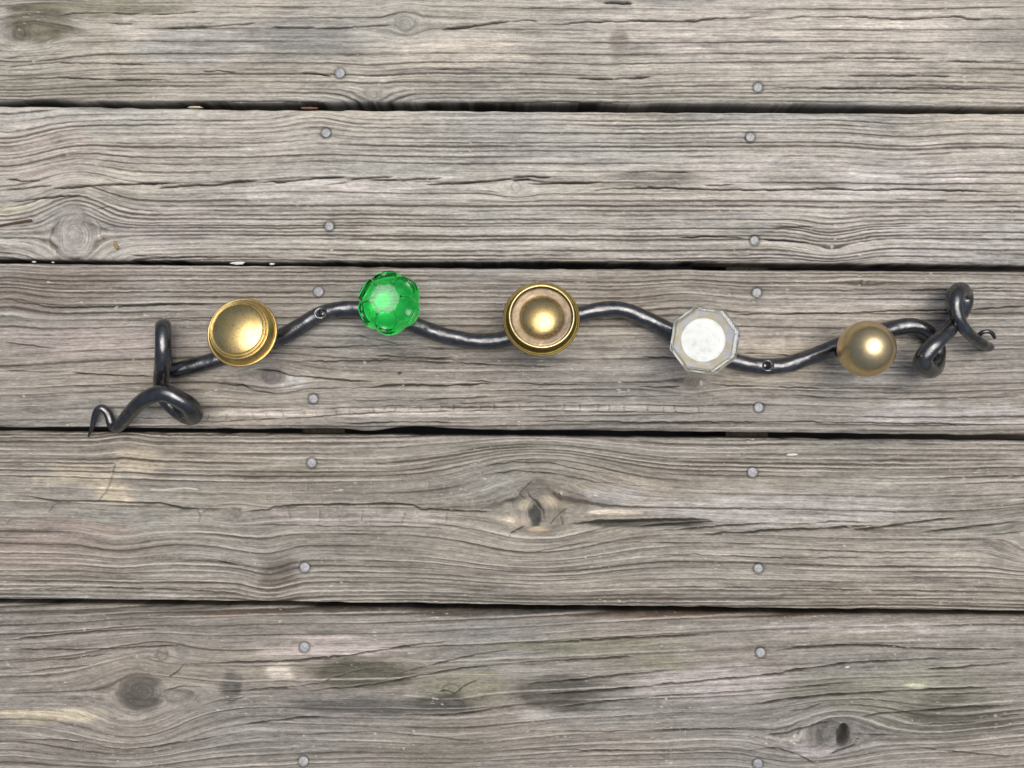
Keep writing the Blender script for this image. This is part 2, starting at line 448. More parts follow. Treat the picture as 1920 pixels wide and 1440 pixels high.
PL.append(dict(
    top=[(0, 808), (480, 814), (960, 818), (1440, 823), (1920, 827)], bot=[(0, 1124), (480, 1128), (960, 1135), (1440, 1141), (1920, 1147)],
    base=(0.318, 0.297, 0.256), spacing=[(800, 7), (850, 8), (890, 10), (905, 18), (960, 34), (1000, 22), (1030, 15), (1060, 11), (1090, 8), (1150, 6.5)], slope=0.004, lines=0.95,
    knots=[(1008, 955, 46, 50, 150), (443, 962, 9, 10, 45), (1940, 1010, 16, 22, 60)],
    bumps=[(505, 1080, 14, 45, 60), (225, 1020, 13, 60, 50), (235, 830, -8, 40, 40), (470, 1030, 12, 70, 40), (1010, 870, -12, 160, 40), (700, 870, 4, 200, 30), (1930, 1040, 8, 60, 50)],
    cracks=[([(0, 929), (60, 932), (100, 940), (180, 940), (260, 943), (300, 944), (340, 953), (430, 955)], 2.8), ([(455, 961), (505, 956), (515, 950), (560, 947), (650, 946), (720, 945), (775, 947), (788, 955), (860, 958), (925, 961)], 3.4),
            ([(90, 962), (98, 950), (108, 942)], 1.8), ([(180, 944), (198, 922), (208, 895), (218, 862)], 2), ([(988, 922), (994, 932), (1003, 940), (1012, 950), (1019, 958), (1020, 975)], 2.6),
            ([(972, 926), (982, 915), (996, 902)], 1.8), ([(1064, 952), (1050, 962), (1040, 972), (1030, 984)], 2), ([(953, 1012), (958, 1000), (970, 992), (984, 986)], 2), ([(1052, 968), (1056, 985)], 1.6),
            ([(984, 935), (976, 930), (970, 918)], 1.6), ([(1065, 983), (1130, 978), (1200, 976), (1245, 974), (1335, 975)], 4.6), ([(1190, 988), (1250, 983), (1340, 977)], 3.4),
            ([(1270, 992), (1330, 988), (1400, 983), (1450, 981)], 2.6), ([(1310, 1002), (1400, 998), (1460, 994), (1540, 991), (1600, 988), (1640, 985)], 3.6), ([(1600, 993), (1650, 990), (1700, 982), (1750, 976), (1792, 972)], 4),
            ([(1725, 999), (1800, 991), (1870, 983), (1920, 977)], 3.4), ([(1840, 1005), (1920, 996)], 1.8), ([(1480, 984), (1560, 978), (1650, 980)], 1.8),
            ([(445, 990), (500, 984), (600, 986), (760, 988), (860, 993)], 1.5), ([(370, 955), (374, 968), (372, 980)], 1.3), ([(838, 958), (836, 980)], 1.4), ([(760, 958), (752, 985)], 1.1), ([(600, 955), (598, 985)], 1.0),
            ([(680, 955), (677, 980)], 1.0), ([(540, 952), (544, 975)], 1.0), ([(0, 968), (14, 962), (20, 972), (10, 985)], 1.3),
            ([(960, 1030), (1010, 1034), (1060, 1024), (1100, 1017), (1300, 1018), (1500, 1021)], 1.6), ([(1100, 1043), (1300, 1040), (1420, 1045), (1920, 1048)], 1.6), ([(1060, 1104), (1300, 1101), (1500, 1104), (1920, 1112)], 2),
            ([(0, 1106), (200, 1102), (380, 1108), (480, 1116)], 2), ([(0, 1080), (150, 1086), (300, 1088), (440, 1094)], 1.5), ([(300, 1055), (400, 1050), (470, 1066)], 1.4),
            ([(870, 880), (960, 866), (1030, 868), (1100, 884), (1180, 893)], 1.6), ([(880, 895), (970, 882), (1050, 890), (1120, 905), (1250, 915)], 1.6)],
    stains_and_shade=[(150, 893, 75, 22, (0.47, 0.41, 0.31), 0.6), (265, 872, 58, 28, (0.45, 0.39, 0.295), 0.55), (215, 925, 40, 26, (0.47, 0.41, 0.31), 0.6), (330, 905, 70, 22, (0.27, 0.26, 0.235), 0.5),
            (640, 920, 200, 24, (0.30, 0.285, 0.255), 0.45), (1003, 962, 14, 26, (0.17, 0.17, 0.155), 0.85), (1020, 925, 60, 40, (0.28, 0.26, 0.22), 0.5), (1045, 935, 30, 20, (0.46, 0.40, 0.30), 0.6), (985, 945, 18, 12, (0.46, 0.41, 0.31), 0.5),
            (1008, 992, 26, 7, (0.56, 0.46, 0.32), 0.8), (965, 975, 30, 12, (0.45, 0.39, 0.32), 0.5), (1150, 960, 50, 6, (0.55, 0.50, 0.40), 0.7), (1200, 982, 130, 9, (0.19, 0.185, 0.16), 0.6), (1480, 955, 300, 35, (0.43, 0.41, 0.395), 0.5),
            (1150, 930, 60, 22, (0.42, 0.41, 0.40), 0.5), (520, 1085, 40, 50, (0.27, 0.235, 0.20), 0.5), (100, 1020, 180, 60, (0.37, 0.31, 0.27), 0.5), (480, 985, 60, 30, (0.29, 0.275, 0.245), 0.4),
            (1750, 1060, 240, 50, (0.40, 0.37, 0.325), 0.4), (640, 970, 200, 20, (0.40, 0.36, 0.34), 0.4), (1880, 900, 80, 40, (0.41, 0.385, 0.34), 0.4)]))
PL.append(dict(
    top=[(0, 1136), (480, 1141), (960, 1148), (1440, 1154), (1920, 1158)], bot=[(0, 1532), (1920, 1560)],
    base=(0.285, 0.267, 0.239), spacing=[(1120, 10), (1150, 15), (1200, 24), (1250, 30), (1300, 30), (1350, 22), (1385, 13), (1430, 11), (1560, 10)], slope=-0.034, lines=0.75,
    knots=[(258, 1300, 42, 38, 90), (1566, 1385, 32, 26, 90), (845, 1296, 18, 12, 60), (300, 1230, 12, 14, 50), (330, 1308, 30, 12, 60)],
    bumps=[(230, 1395, 22, 120, 60), (480, 1360, -8, 90, 40), (1480, 1420, 18, 80, 60), (1760, 1370, 14, 140, 60), (860, 1390, 18, 160, 60), (1640, 1330, -12, 110, 40), (0, 1400, -8, 80, 60), (1350, 1180, -6, 300, 40)],
    cracks=[([(0, 1205), (100, 1194), (200, 1185), (290, 1182)], 2.4), ([(0, 1221), (140, 1222), (250, 1217), (345, 1213)], 2.2), ([(0, 1245), (120, 1240), (220, 1226)], 1.8), ([(0, 1272), (90, 1258), (180, 1250)], 1.4),
            ([(340, 1249), (450, 1246), (560, 1242), (660, 1231), (780, 1212), (842, 1206)], 2.8), ([(560, 1300), (640, 1294), (700, 1287), (780, 1272), (860, 1258), (960, 1248)], 2.4), ([(455, 1362), (520, 1354), (600, 1346)], 2.8),
            ([(740, 1268), (820, 1248), (900, 1230), (965, 1221)], 2), ([(750, 1345), (830, 1345), (880, 1340), (965, 1327)], 2.8), ([(390, 1302), (470, 1297), (560, 1290), (620, 1282)], 2), ([(310, 1275), (330, 1262), (344, 1245)], 1.8),
            ([(300, 1300), (340, 1290), (380, 1292)], 1.6), ([(820, 1302), (832, 1298), (852, 1304), (870, 1290), (900, 1276)], 2), ([(400, 1320), (430, 1318), (455, 1310)], 1.8), ([(600, 1283), (660, 1262), (720, 1255)], 1.5),
            ([(960, 1211), (1070, 1206), (1170, 1200), (1345, 1191)], 2.4), ([(960, 1246), (1100, 1240), (1195, 1234)], 2.4), ([(960, 1288), (1060, 1280), (1160, 1270), (1270, 1259)], 2.4),
            ([(970, 1309), (1150, 1297), (1300, 1282), (1400, 1274), (1470, 1266), (1478, 1262), (1600, 1246), (1690, 1242), (1790, 1236)], 3.2), ([(1000, 1330), (1060, 1328), (1220, 1311), (1440, 1297), (1560, 1287), (1640, 1280)], 2),
            ([(1370, 1331), (1440, 1322), (1470, 1316), (1540, 1308), (1700, 1299), (1920, 1291)], 2.8), ([(1448, 1225), (1500, 1217), (1600, 1213), (1670, 1214), (1700, 1219), (1800, 1221), (1920, 1221)], 3.4),
            ([(1740, 1259), (1800, 1256), (1860, 1250), (1920, 1244)], 3), ([(1480, 1338), (1520, 1332), (1545, 1322)], 1.8), ([(1605, 1360), (1618, 1350), (1650, 1342), (1720, 1337), (1800, 1331), (1920, 1325)], 2.8),
            ([(1700, 1363), (1780, 1360), (1840, 1357)], 2), ([(1880, 1348), (1920, 1343)], 2.2), ([(1440, 1382), (1480, 1378), (1530, 1364), (1560, 1356)], 2.6), ([(1596, 1381), (1640, 1382), (1700, 1382)], 2), ([(1620, 1370), (1622, 1385), (1606, 1402), (1560, 1418)], 2.4),
            ([(1400, 1412), (1460, 1406), (1500, 1420), (1540, 1440)], 2), ([(1640, 1405), (1700, 1402), (1780, 1412), (1920, 1425)], 1.8), ([(1700, 1306), (1820, 1305), (1920, 1303)], 1.8), ([(1130, 1350), (1300, 1340), (1400, 1344)], 1.4),
            ([(960, 1375), (1150, 1376), (1300, 1372), (1430, 1368)], 1.8), ([(960, 1410), (1200, 1412), (1400, 1410)], 1.8), ([(0, 1390), (120, 1392), (230, 1412), (330, 1398), (480, 1372)], 2), ([(480, 1385), (700, 1375), (900, 1395), (960, 1392)], 1.6)],
    stains_and_shade=[(680, 1265, 105, 32, (0.235, 0.225, 0.17), 0.85), (1060, 1300, 95, 40, (0.225, 0.215, 0.185), 0.85), (835, 1326, 72, 23, (0.17, 0.17, 0.15), 0.85), (700, 1328, 160, 16, (0.24, 0.235, 0.22), 0.7), (870, 1290, 110, 40, (0.30, 0.29, 0.22), 0.6),
            (258, 1302, 40, 34, (0.26, 0.24, 0.215), 0.55), (430, 1290, 20, 30, (0.25, 0.24, 0.225), 0.6), (335, 1225, 16, 26, (0.28, 0.26, 0.24), 0.5), (1700, 1300, 170, 55, (0.33, 0.325, 0.265), 0.7), (1560, 1300, 80, 30, (0.27, 0.265, 0.22), 0.6), (1800, 1350, 120, 40, (0.26, 0.255, 0.205), 0.65),
            (1110, 1215, 200, 22, (0.31, 0.305, 0.23), 0.55), (1250, 1250, 60, 18, (0.31, 0.30, 0.22), 0.5), (90, 1345, 90, 18, (0.46, 0.41, 0.31), 0.65), (520, 1260, 30, 16, (0.54, 0.49, 0.42), 0.6), (600, 1215, 160, 22, (0.43, 0.38, 0.355), 0.55),
            (1330, 1280, 160, 40, (0.42, 0.385, 0.38), 0.5), (1540, 1410, 60, 20, (0.43, 0.40, 0.40), 0.5), (960, 1150, 1100, 9, (0.17, 0.155, 0.13), 0.75), (1300, 1157, 300, 5, (0.24, 0.16, 0.11), 0.5), (480, 1153, 120, 5, (0.24, 0.16, 0.11), 0.5),  # long dark strip: edge dirt plus painted shade of the board above
            (1650, 1180, 300, 10, (0.43, 0.40, 0.38), 0.45), (850, 1400, 180, 40, (0.29, 0.27, 0.225), 0.5), (1720, 1290, 25, 5, (0.55, 0.56, 0.40), 0.7), (100, 1200, 160, 40, (0.325, 0.29, 0.26), 0.4), (1020, 1345, 60, 10, (0.44, 0.42, 0.40), 0.5)]))

NAILS = [[(637, 137), (1421, 164)], [(611, 249), (617, 424), (1407, 257), (1415, 451)], [(597, 547), (587, 748), (1419, 549), (1423, 764)],
         [(584, 868), (571, 1064), (1411, 886), (1422, 1066)], [(568, 1217), (1429, 1227), (566, 1432), (1424, 1437)]]
NAIL_R = 9.2


def wood_field(X, Y, pl, idx):
    """height in metres and albedo for points (photograph pixels) of plank idx"""
    sd = 100 * idx + 11
    # grain coordinate
    v = Y - pl['slope'] * (X - CX)
    v = v - noise2(X / 420, Y / 130, sd) * 6 - noise2(X / 170, Y / 60, sd + 1) * 1.0 - noise2(X / 48, Y / 16, sd + 2) * 0.5 - noise2(X / 13, Y / 7, sd + 3) * 0.55 - noise2(X / 5, Y / 4, sd + 4) * 0.3
    for (x0, y0, A, L, H) in pl['bumps']:
        v = v - A * np.exp(-((X - x0) / L) ** 2 - ((Y - y0) / H) ** 2)
    kn_mask = np.zeros_like(X); kn_r = np.full_like(X, 9.0); kn_k = np.zeros_like(X)
    for (kx, ky, rx, ry, L) in pl['knots']:
        d = Y - ky; dx = X - kx
        wob = 1 + 0.16 * noise2(np.arctan2(d / ry, dx / rx) * 1.3 + 5, X * 0 + kx * .1, sd + 5)
        r = np.sqrt((dx / rx) ** 2 + (d / ry) ** 2) * wob
        w = ry * 1.3
        sh = ry * 0.74 * (d / w) * np.exp(0.5 - 0.5 * (d / w) ** 2)
        v = v - sh * np.exp(-(dx / L) ** 2)
        near = r < kn_r
        kn_r = np.where(near, r, kn_r)
        kn_k = np.where(near, min(rx, ry), kn_k)
    kn_mask = 1 - sstep(0.75, 1.05, kn_r)
    # growth rings
    ys = np.arange(-400, 2000, 1.0)
    sp = interp(pl['spacing'], ys)
    sp = sp * (1 + 0.35 * noise2(ys / 17, ys * 0, sd + 8) + 0.25 * noise2(ys / 5.3, ys * 0, sd + 9))
    ph = np.cumsum(1.0 / sp)
    phi = np.interp(v, ys, ph); spv = np.interp(v, ys, sp)
    k = np.floor(phi).astype(int); f = phi - k
    kb = np.where(f < 0.5, k, k + 1)                       # nearest ring boundary
    dist = np.where(f < 0.5, f, f - 1) * spv               # signed px from it
    st = hashrand(4096, sd + 20)[kb & 1023]
    mod = 0.72 + 0.75 * rownoise(X / 260 + 31 * st, kb, sd + 21) + 0.28 * rownoise(X / 60, kb, sd + 22) + 0.18 * rownoise(X / 14, kb, sd + 24)
    strength = np.clip((0.55 + 0.65 * st) * mod, 0, 1.2)
    wdt = 0.8 + 1.1 * hashrand(4096, sd + 23)[kb & 1023]
    line = np.exp(-(dist / wdt) ** 2) * strength
    halo = np.exp(-(np.where(dist > 0, dist / (wdt * 4.0), -dist / (wdt * 1.6))) ** 1.5) * strength
    ridge = np.exp(-((dist + 3.0) / 1.7) ** 2) * np.clip(0.35 + 0.9 * rownoise(X / 170, kb, sd + 25), 0, 1)
    # knots keep their own rings
    kphi = kn_r * kn_k / 5.0 + 0.25 * noise2(X / 12, Y / 12, sd + 6)
    kf = np.abs(kphi - np.round(kphi))
    kline = np.exp(-(kf / 0.17) ** 2) * np.clip(0.35 + 0.6 * noise2(X / 14, Y / 14, sd + 7), 0, 1)
    L_ = pl['lines']
    line = (line * (1 - kn_mask) + kline * 0.38 * kn_mask) * L_
    halo = halo * (1 - kn_mask) * L_
    ridge = ridge * (1 - kn_mask) * L_
    # fine streaks along the grain
    s1 = noise2(X / 75, v / 2.3, sd + 30); s2 = noise2(X / 60, v / 1.6, sd + 31); s3 = noise2(X / 210, v / 7, sd + 32)
    bl = noise2(X / 150, v / 26, sd + 33) * 0.6 + noise2(X / 48, v / 13, sd + 34) * 0.4
    bl2 = noise2(X / 17, Y / 9, sd + 35)
    # random short checks that follow the grain
    ck = noise2(X / 110 + 3, v / 3.4, sd + 36)
    check = sstep(0.70, 0.9, ck) * sstep(-0.2, 0.5, noise2(X / 160, v / 30, sd + 37))
    # cracks
    crack = np.zeros_like(X); lip = np.zeros_like(X)
    jag = noise2(X / 7, Y / 40, sd + 40) * 0.8 + noise2(X / 22, Y / 40, sd + 41) * 0.9

    def stroke(pts, wd, jaggy=True):
        p = np.array(pts, dtype=float)
        if abs(p[-1, 0] - p[0, 0]) > abs(p[-1, 1] - p[0, 1]):
            o = np.argsort(p[:, 0]); p = p[o]
            x0, x1 = p[0, 0], p[-1, 0]
            m = (X > x0 - 4) & (X < x1 + 4)
            xs = X[m]
            yc = np.interp(xs, p[:, 0], p[:, 1]) + (jag[m] if jaggy else 0)
            t = np.clip((xs - x0) / (x1 - x0), 0, 1)
            tap = np.clip(np.minimum(t, 1 - t) * 6, 0, 1) ** 0.6
            ww = wd * 0.62 * tap * (0.8 + 0.4 * noise2(xs / 25, xs * 0 + wd, sd + 42)) + 0.02
            dd = Y[m] - yc
        else:
            o = np.argsort(p[:, 1]); p = p[o]
            y0, y1 = p[0, 1], p[-1, 1]
            m = (Y > y0 - 2) & (Y < y1 + 2)
            ysr = Y[m]
            xc = np.interp(ysr, p[:, 1], p[:, 0]) + noise2(ysr / 6, X[m] * 0, sd + 43) * 1.2
            t = np.clip((ysr - y0) / (y1 - y0), 0, 1)
            tap = np.clip(np.minimum(t, 1 - t) * 6, 0, 1) ** 0.6
            ww = (wd * 0.5 + 0.55) * tap + 0.02; wd = wd - 2.4
            dd = X[m] - xc
        c = np.exp(-np.abs(dd / np.maximum(ww, 0.05)) ** 2.2) * np.clip(ww / 0.9, 0, 1)
        crack[m] = np.maximum(crack[m], c * min(1.0, 0.66 + wd * 0.13))
        lp = np.exp(-((dd + ww + 1.6) / 1.5) ** 2) * np.clip(ww / 1.2, 0, 1)
        lip[m] = np.maximum(lip[m], lp * 0.6)

    for pts, wd in pl['cracks']:
        stroke(pts, wd)
    if idx == 2:                                            # the pale band split crosswise
        r_ = np.random.default_rng(3)
        x = 330.0
        while x < 1330:
            yt = float(np.interp(x, [340, 480, 700, 960, 1120, 1300], [775, 772, 763, 753, 756, 760]))
            yb = float(np.interp(x, [300, 400, 480, 590, 690, 800, 960, 1100, 1300], [785, 791, 787, 782, 774, 772, 769, 772, 775]))
            stroke([(x, yt + 1), (x + r_.uniform(-3, 3), (yt + yb) / 2), (x + r_.uniform(-4, 4), yb - 1)], r_.uniform(0.7, 1.5))
            x += r_.uniform(16, 52)
    if idx == 3:
        r_ = np.random.default_rng(4)
        for _ in range(26):
            x = r_.uniform(470, 920); y = r_.uniform(895, 975); h = r_.uniform(8, 22)
            stroke([(x, y), (x + r_.uniform(-4, 4), y + h)], r_.uniform(0.05, 0.4))
    # nail dimples
    dim = np.zeros_like(X); ring = np.zeros_like(X)
    for (nx, ny) in NAILS[idx] if idx < len(NAILS) else []:
        rr = np.sqrt((X - nx) ** 2 + (Y - ny) ** 2)
        dim = np.maximum(dim, 1 - sstep(NAIL_R * 0.9, NAIL_R * 1.75, rr))
        ring = np.maximum(ring, (1 - sstep(NAIL_R * 1.0, NAIL_R * 1.6, rr)))
        ring = np.maximum(ring, 0.55 * np.exp(-((Y - ny) / 3.2) ** 2) * np.exp(-np.abs(X - nx) / 15))
    # heights
    g0 = noise2(X / 7, Y / 3, sd + 46)
    h = -line * 0.00080 - halo * 0.00016 + ridge * 0.00030 + s1 * 0.00009 + s2 * 0.00005 + bl * 0.00018
    h = h + g0 * 0.00010 - check * 0.0006 - crack * 0.0035 - dim * 0.0008 + 0.00035 * noise2(X / 300, Y / 90, sd + 50) + kn_mask * 0.0003 * noise2(X / 20, Y / 20, sd + 51)
    h = h - 0.0002 * kn_mask
    if idx == 4:                                            # knot hole
        wob = 1 + 0.15 * noise2(X / 9, Y / 9, 900)
        r = np.sqrt(((X - 1585 + (Y - 1383) * 0.15) / 13) ** 2 + ((Y - 1383) / 25) ** 2) * wob
        hole = 1 - sstep(0.62, 1.0, r)
        h = h - hole * 0.013
        crack = np.maximum(crack, hole * 0.55)
    if idx == 3:
        r = np.sqrt(((X - 1004) / 14) ** 2 + ((Y - 960) / 25) ** 2) * (1 + 0.2 * noise2(X / 8, Y / 8, 901))
        h = h - (1 - sstep(0.7, 1.05, r)) * 0.0028
    # albedo
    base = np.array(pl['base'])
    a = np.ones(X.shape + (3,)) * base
    warm = noise2(X / 230, Y / 70, sd + 60)[..., None]
    a = a * (1 + warm * np.array([0.04, 0.0, -0.05]))
    for (x0, y0, rx, ry, c, s) in sorted(pl['stains_and_shade'], key=lambda q: -q[2] * q[3]):
        wx = X + noise2(X / 40, Y / 22, sd + 61) * min(rx * 0.28, 22) + noise2(X / 13, Y / 8, sd + 63) * min(rx, 30) * 0.12
        wy = Y + noise2(X / 46, Y / 18, sd + 62) * ry * 0.28 + noise2(X / 60, v / 3, sd + 64) * ry * 0.22
        r = np.sqrt(((wx - x0) / rx) ** 2 + ((wy - y0) / ry) ** 2)
        m = (1 - sstep(0.55, 1.2, r)) * min(1.0, s * 1.45)
        c = np.array(c) * (0.50 if sum(c) < 0.75 else 0.82 if sum(c) < 1.0 else 1.10)
        m = (m * np.clip(1 + 0.35 * s3 + 0.22 * bl2 + 0.2 * s1, 0, 1.3))[..., None]
        a = a * (1 - np.clip(m, 0, 1)) + np.array(c) * np.clip(m, 0, 1)
    g1 = noise2(X / 6.5, Y / 2.6, sd + 44); g2 = noise2(X / 15 + Y / 9, Y / 5, sd + 45)
    var = 1 + 0.19 * s1 + 0.20 * s2 + 0.14 * s3 + 0.15 * bl + 0.07 * bl2 + 0.13 * g1 + 0.08 * g2
    a = a * var[..., None]
    a = a * (1 - 0.14 * kn_mask[..., None])
    dark = np.array([0.085, 0.072, 0.060])
    dk = np.clip(line * 0.90 + halo * 0.27 + check * 0.38, 0, 0.92)[..., None]
    a = a * (1 - dk) + dark * dk
    lt = np.clip(ridge * 0.85 + lip * 0.30, 0, 0.8)[..., None]
    a = a * (1 - lt) + np.array([0.60, 0.56, 0.50]) * lt
    ck_ = np.clip(crack * 0.95 + ring * 0.62, 0, 0.96)[..., None]
    a = a * (1 - ck_) + np.array([0.035, 0.031, 0.026]) * ck_
    # pale splinters and bare flecks
    fl = sstep(0.80, 0.93, noise2(X / 9, v / 2.2, sd + 70)) * sstep(0.1, 0.6, noise2(X / 70, Y / 40, sd + 71))
    fl = np.maximum(fl, sstep(0.95, 0.99, noise2(X / 5, Y / 3, sd + 72)) * 0.6)
    if idx == 3:
        m = np.exp(-((Y - 917 - 2 * np.sin((X - 280) / 14)) / 1.7) ** 2) * sstep(278, 286, X) * (1 - sstep(366, 374, X))
        fl = np.maximum(fl, m * 0.9)
    fl = np.clip(fl, 0, 0.75)[..., None]
    a = a * (1 - fl) + np.array([0.66, 0.62, 0.55]) * fl
    a = a * np.array([1.0, 0.997, 0.985])
    return h, np.clip(a, 0.02, 0.8), v * (1 - kn_mask) + (kn_r * kn_k + 700) * kn_mask


def make_plank(idx, pl, xs, n_rows, name="plank", prow=None):
    """xs: column positions; rows spread between the plank's two edges, finer than a render pixel in view"""
    t = np.linspace(0, 1, n_rows) if prow is None else prow
    yt = interp(pl['top'], xs); yb = interp(pl['bot'], xs)
    xx = xs[:, None] + 0 * t[None, :]
    wob_t = noise2(xs / 30, xs * 0 + idx, 70 + idx) * 0.9 + noise2(xs / 12, xs * 0 + idx, 71 + idx) * 0.1
    wob_b = noise2(xs / 30, xs * 0 + idx, 80 + idx) * 0.9 + noise2(xs / 12, xs * 0 + idx, 81 + idx) * 0.1
    if idx == 2:
        wob_b = wob_b + 7 * np.exp(-((xs - 690) / 35) ** 2) - 3 * np.exp(-((xs - 800) / 60) ** 2)
    if idx == 0:
        wob_b = wob_b - 3 * np.exp(-((xs - 100) / 60) ** 2) + 2.5 * np.exp(-((xs - 1180) / 40) ** 2)
    yt = yt + wob_t; yb = yb + wob_b
    yy = yt[:, None] * (1 - t) + yb[:, None] * t
    h, a, gv = wood_field(xx, yy, pl, idx)
    # rounded arrises
    R = 0.0032
    dz = -0.0045 if idx == 4 else 0.0
    if idx == 4:
        R = 0.0055
    for e in ((yy - yt[:, None]) * S, (yb[:, None] - yy) * S):
        q = np.clip(1 - e / R, 0, 1)
        h = h - R * (1 - np.sqrt(np.maximum(0, 1 - q * q)))
    nx, ny = xx.shape
    # side walls: two extra rows at each long edge
    Z = h + dz
    x3 = (xx - CX) * S; y3 = (CY - yy) * S
    top = np.stack([x3, y3, Z], -1)
    first = top[:, :1, :].copy(); last = top[:, -1:, :].copy()
    r1 = first.copy(); r1[..., 2] = -0.012
    r2 = first.copy(); r2[..., 2] = -TH
    l1 = last.copy(); l1[..., 2] = -0.012
    l2 = last.copy(); l2[..., 2] = -TH
    V = np.concatenate([r2, r1, top, l1, l2], axis=1)
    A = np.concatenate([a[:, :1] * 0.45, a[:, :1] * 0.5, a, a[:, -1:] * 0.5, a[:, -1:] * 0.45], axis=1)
    nv = ny + 4
    me = grid_mesh(name, V.reshape(-1, 3), nx, nv)
    att = me.attributes.new('tint', 'FLOAT_COLOR', 'POINT')
    att.data.foreach_set('color', np.concatenate([A.reshape(-1, 3), np.ones((nx * nv, 1))], 1).astype(np.float32).ravel())
    G = np.concatenate([gv[:, :1], gv[:, :1], gv, gv[:, -1:], gv[:, -1:]], axis=1)
    X5 = np.repeat(xs[:, None], nv, 1)
    gr = me.attributes.new('grain', 'FLOAT_VECTOR', 'POINT')
    gr.data.foreach_set('vector', np.stack([X5 * S, G * S, np.full_like(G, idx * 0.37)], -1).astype(np.float32).ravel())
    o = link(name, me, M_wood, deck)
    return o


def columns(step):
    mid = np.arange(-40, 1961, step)
    left = np.linspace(-1000, -40 - step, 40)
    right = np.linspace(1960 + step, 2920, 40)
    return np.concatenate([left, mid, right])


xs = columns(2.3)
planks = []
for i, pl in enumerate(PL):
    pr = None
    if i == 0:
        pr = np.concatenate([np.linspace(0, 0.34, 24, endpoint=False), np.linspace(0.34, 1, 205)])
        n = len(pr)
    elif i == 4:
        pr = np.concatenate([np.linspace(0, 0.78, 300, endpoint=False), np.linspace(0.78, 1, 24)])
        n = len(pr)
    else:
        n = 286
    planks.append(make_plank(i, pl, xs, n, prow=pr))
# boards past the frame, top and bottom
for q, (y0, src) in enumerate(((-440, 2), (-760, 3), (1560, 1), (1880, 3))):
    s0 = PL[src]
    off = y0 - s0['top'][0][1]
    sh = lambda pts: [(x, y + off) for x, y in pts]
    pl = dict(base=s0['base'], lines=1.0, slope=0.0, spacing=[(y0, 8), (y0 + 120, 16), (y0 + 220, 22), (y0 + 310, 9)], knots=[], bumps=[(400 + 260 * q, y0 + 120, 12, 120, 60)],
              cracks=[([(200, y0 + 150), (700, y0 + 140)], 3), ([(1000, y0 + 180), (1600, y0 + 190)], 3)], stains_and_shade=[], top=[(0, y0), (1920, y0 + 14)], bot=[(0, y0 + 306), (1920, y0 + 322)])
    make_plank(7 + q, pl, columns(8), 110)

# joists under the boards
for jx in (592, 1419):
    x0, x1 = (jx - 41 - CX) * S, (jx + 41 - CX) * S
    z1, z0 = -TH - 0.0005, -TH - 0.14
    y0, y1 = -0.75, 0.75
    vs_ = [(x0, y0, z0), (x1, y0, z0), (x1, y1, z0), (x0, y1, z0), (x0, y0, z1), (x1, y0, z1), (x1, y1, z1), (x0, y1, z1)]
    link("joist", mesh("joist", vs_, [(0, 3, 2, 1), (4, 5, 6, 7), (0, 1, 5, 4), (1, 2, 6, 5), (2, 3, 7, 6), (3, 0, 4, 7)], False), M_joist, deck)


# ------------------------------------------------------------------ lathe / tube helpers
def catmull(pts, n_per):
    p = np.array(pts, dtype=float)
    p = np.vstack([2 * p[0] - p[1], p, 2 * p[-1] - p[-2]])
    out = []
    for i in range(1, len(p) - 2):
        t = np.linspace(0, 1, n_per, endpoint=False)[:, None]
        p0, p1, p2, p3 = p[i - 1], p[i], p[i + 1], p[i + 2]
        out.append(0.5 * ((2 * p1) + (-p0 + p2) * t + (2 * p0 - 5 * p1 + 4 * p2 - p3) * t ** 2 + (-p0 + 3 * p1 - 3 * p2 + p3) * t ** 3))
    out.append(p[-2][None])
    return np.concatenate(out)


def resample(c, step):
    d = np.sqrt((np.diff(c[:, :3], axis=0) ** 2).sum(1))
    s = np.concatenate([[0], np.cumsum(d)])
    n = max(4, int(s[-1] / step))
    q = np.linspace(0, s[-1], n)
    return np.stack([np.interp(q, s, c[:, k]) for k in range(c.shape[1])], 1)


def smooth(c, n):
    for _ in range(n):
        c[1:-1] = 0.25 * c[:-2] + 0.5 * c[1:-1] + 0.25 * c[2:]
    return c


def tube_arrays(px_pts, sides, step, nsm=30, seed=1, rad_noise=0.03):
    """px_pts: (px, py, z, r_px) -> vertices (n,sides,3), centre line"""
    w = []
    for (a, b, z, r) in px_pts:
        q = P(a, b, z)
        w.append((q.x, q.y, q.z, r * S * (D - z) / D))
    c = resample(catmull(w, 24), step)
    c = smooth(c, nsm)
    n = len(c)
    T = np.gradient(c[:, :3], axis=0)
    T /= np.linalg.norm(T, axis=1)[:, None]
    N = np.zeros((n, 3))
    u = np.array([0, 0, 1.0]) - T[0] * T[0][2]
    if np.linalg.norm(u) < 0.1:
        u = np.array([0, 1.0, 0]) - T[0] * T[0][1]
    N[0] = u / np.linalg.norm(u)
    for i in range(1, n):
        u = N[i - 1] - T[i] * N[i - 1].dot(T[i])
        N[i] = u / np.linalg.norm(u)
    B = np.cross(T, N)
    ang = np.arange(sides) * 2 * math.pi / sides
    r = c[:, 3]
    ii = np.arange(n)[:, None] * step
    rn = 1 + rad_noise * noise2(ii / 0.012 + 0 * ang, ang[None] * 0.9 + 0 * ii, seed) * np.where(np.abs(ang - math.pi) < 2.6, 1, 0.3)[None]
    V = c[:, None, :3] + (r[:, None] * rn)[..., None] * (np.cos(ang)[None, :, None] * N[:, None] + np.sin(ang)[None, :, None] * B[:, None])
    return V, c, T


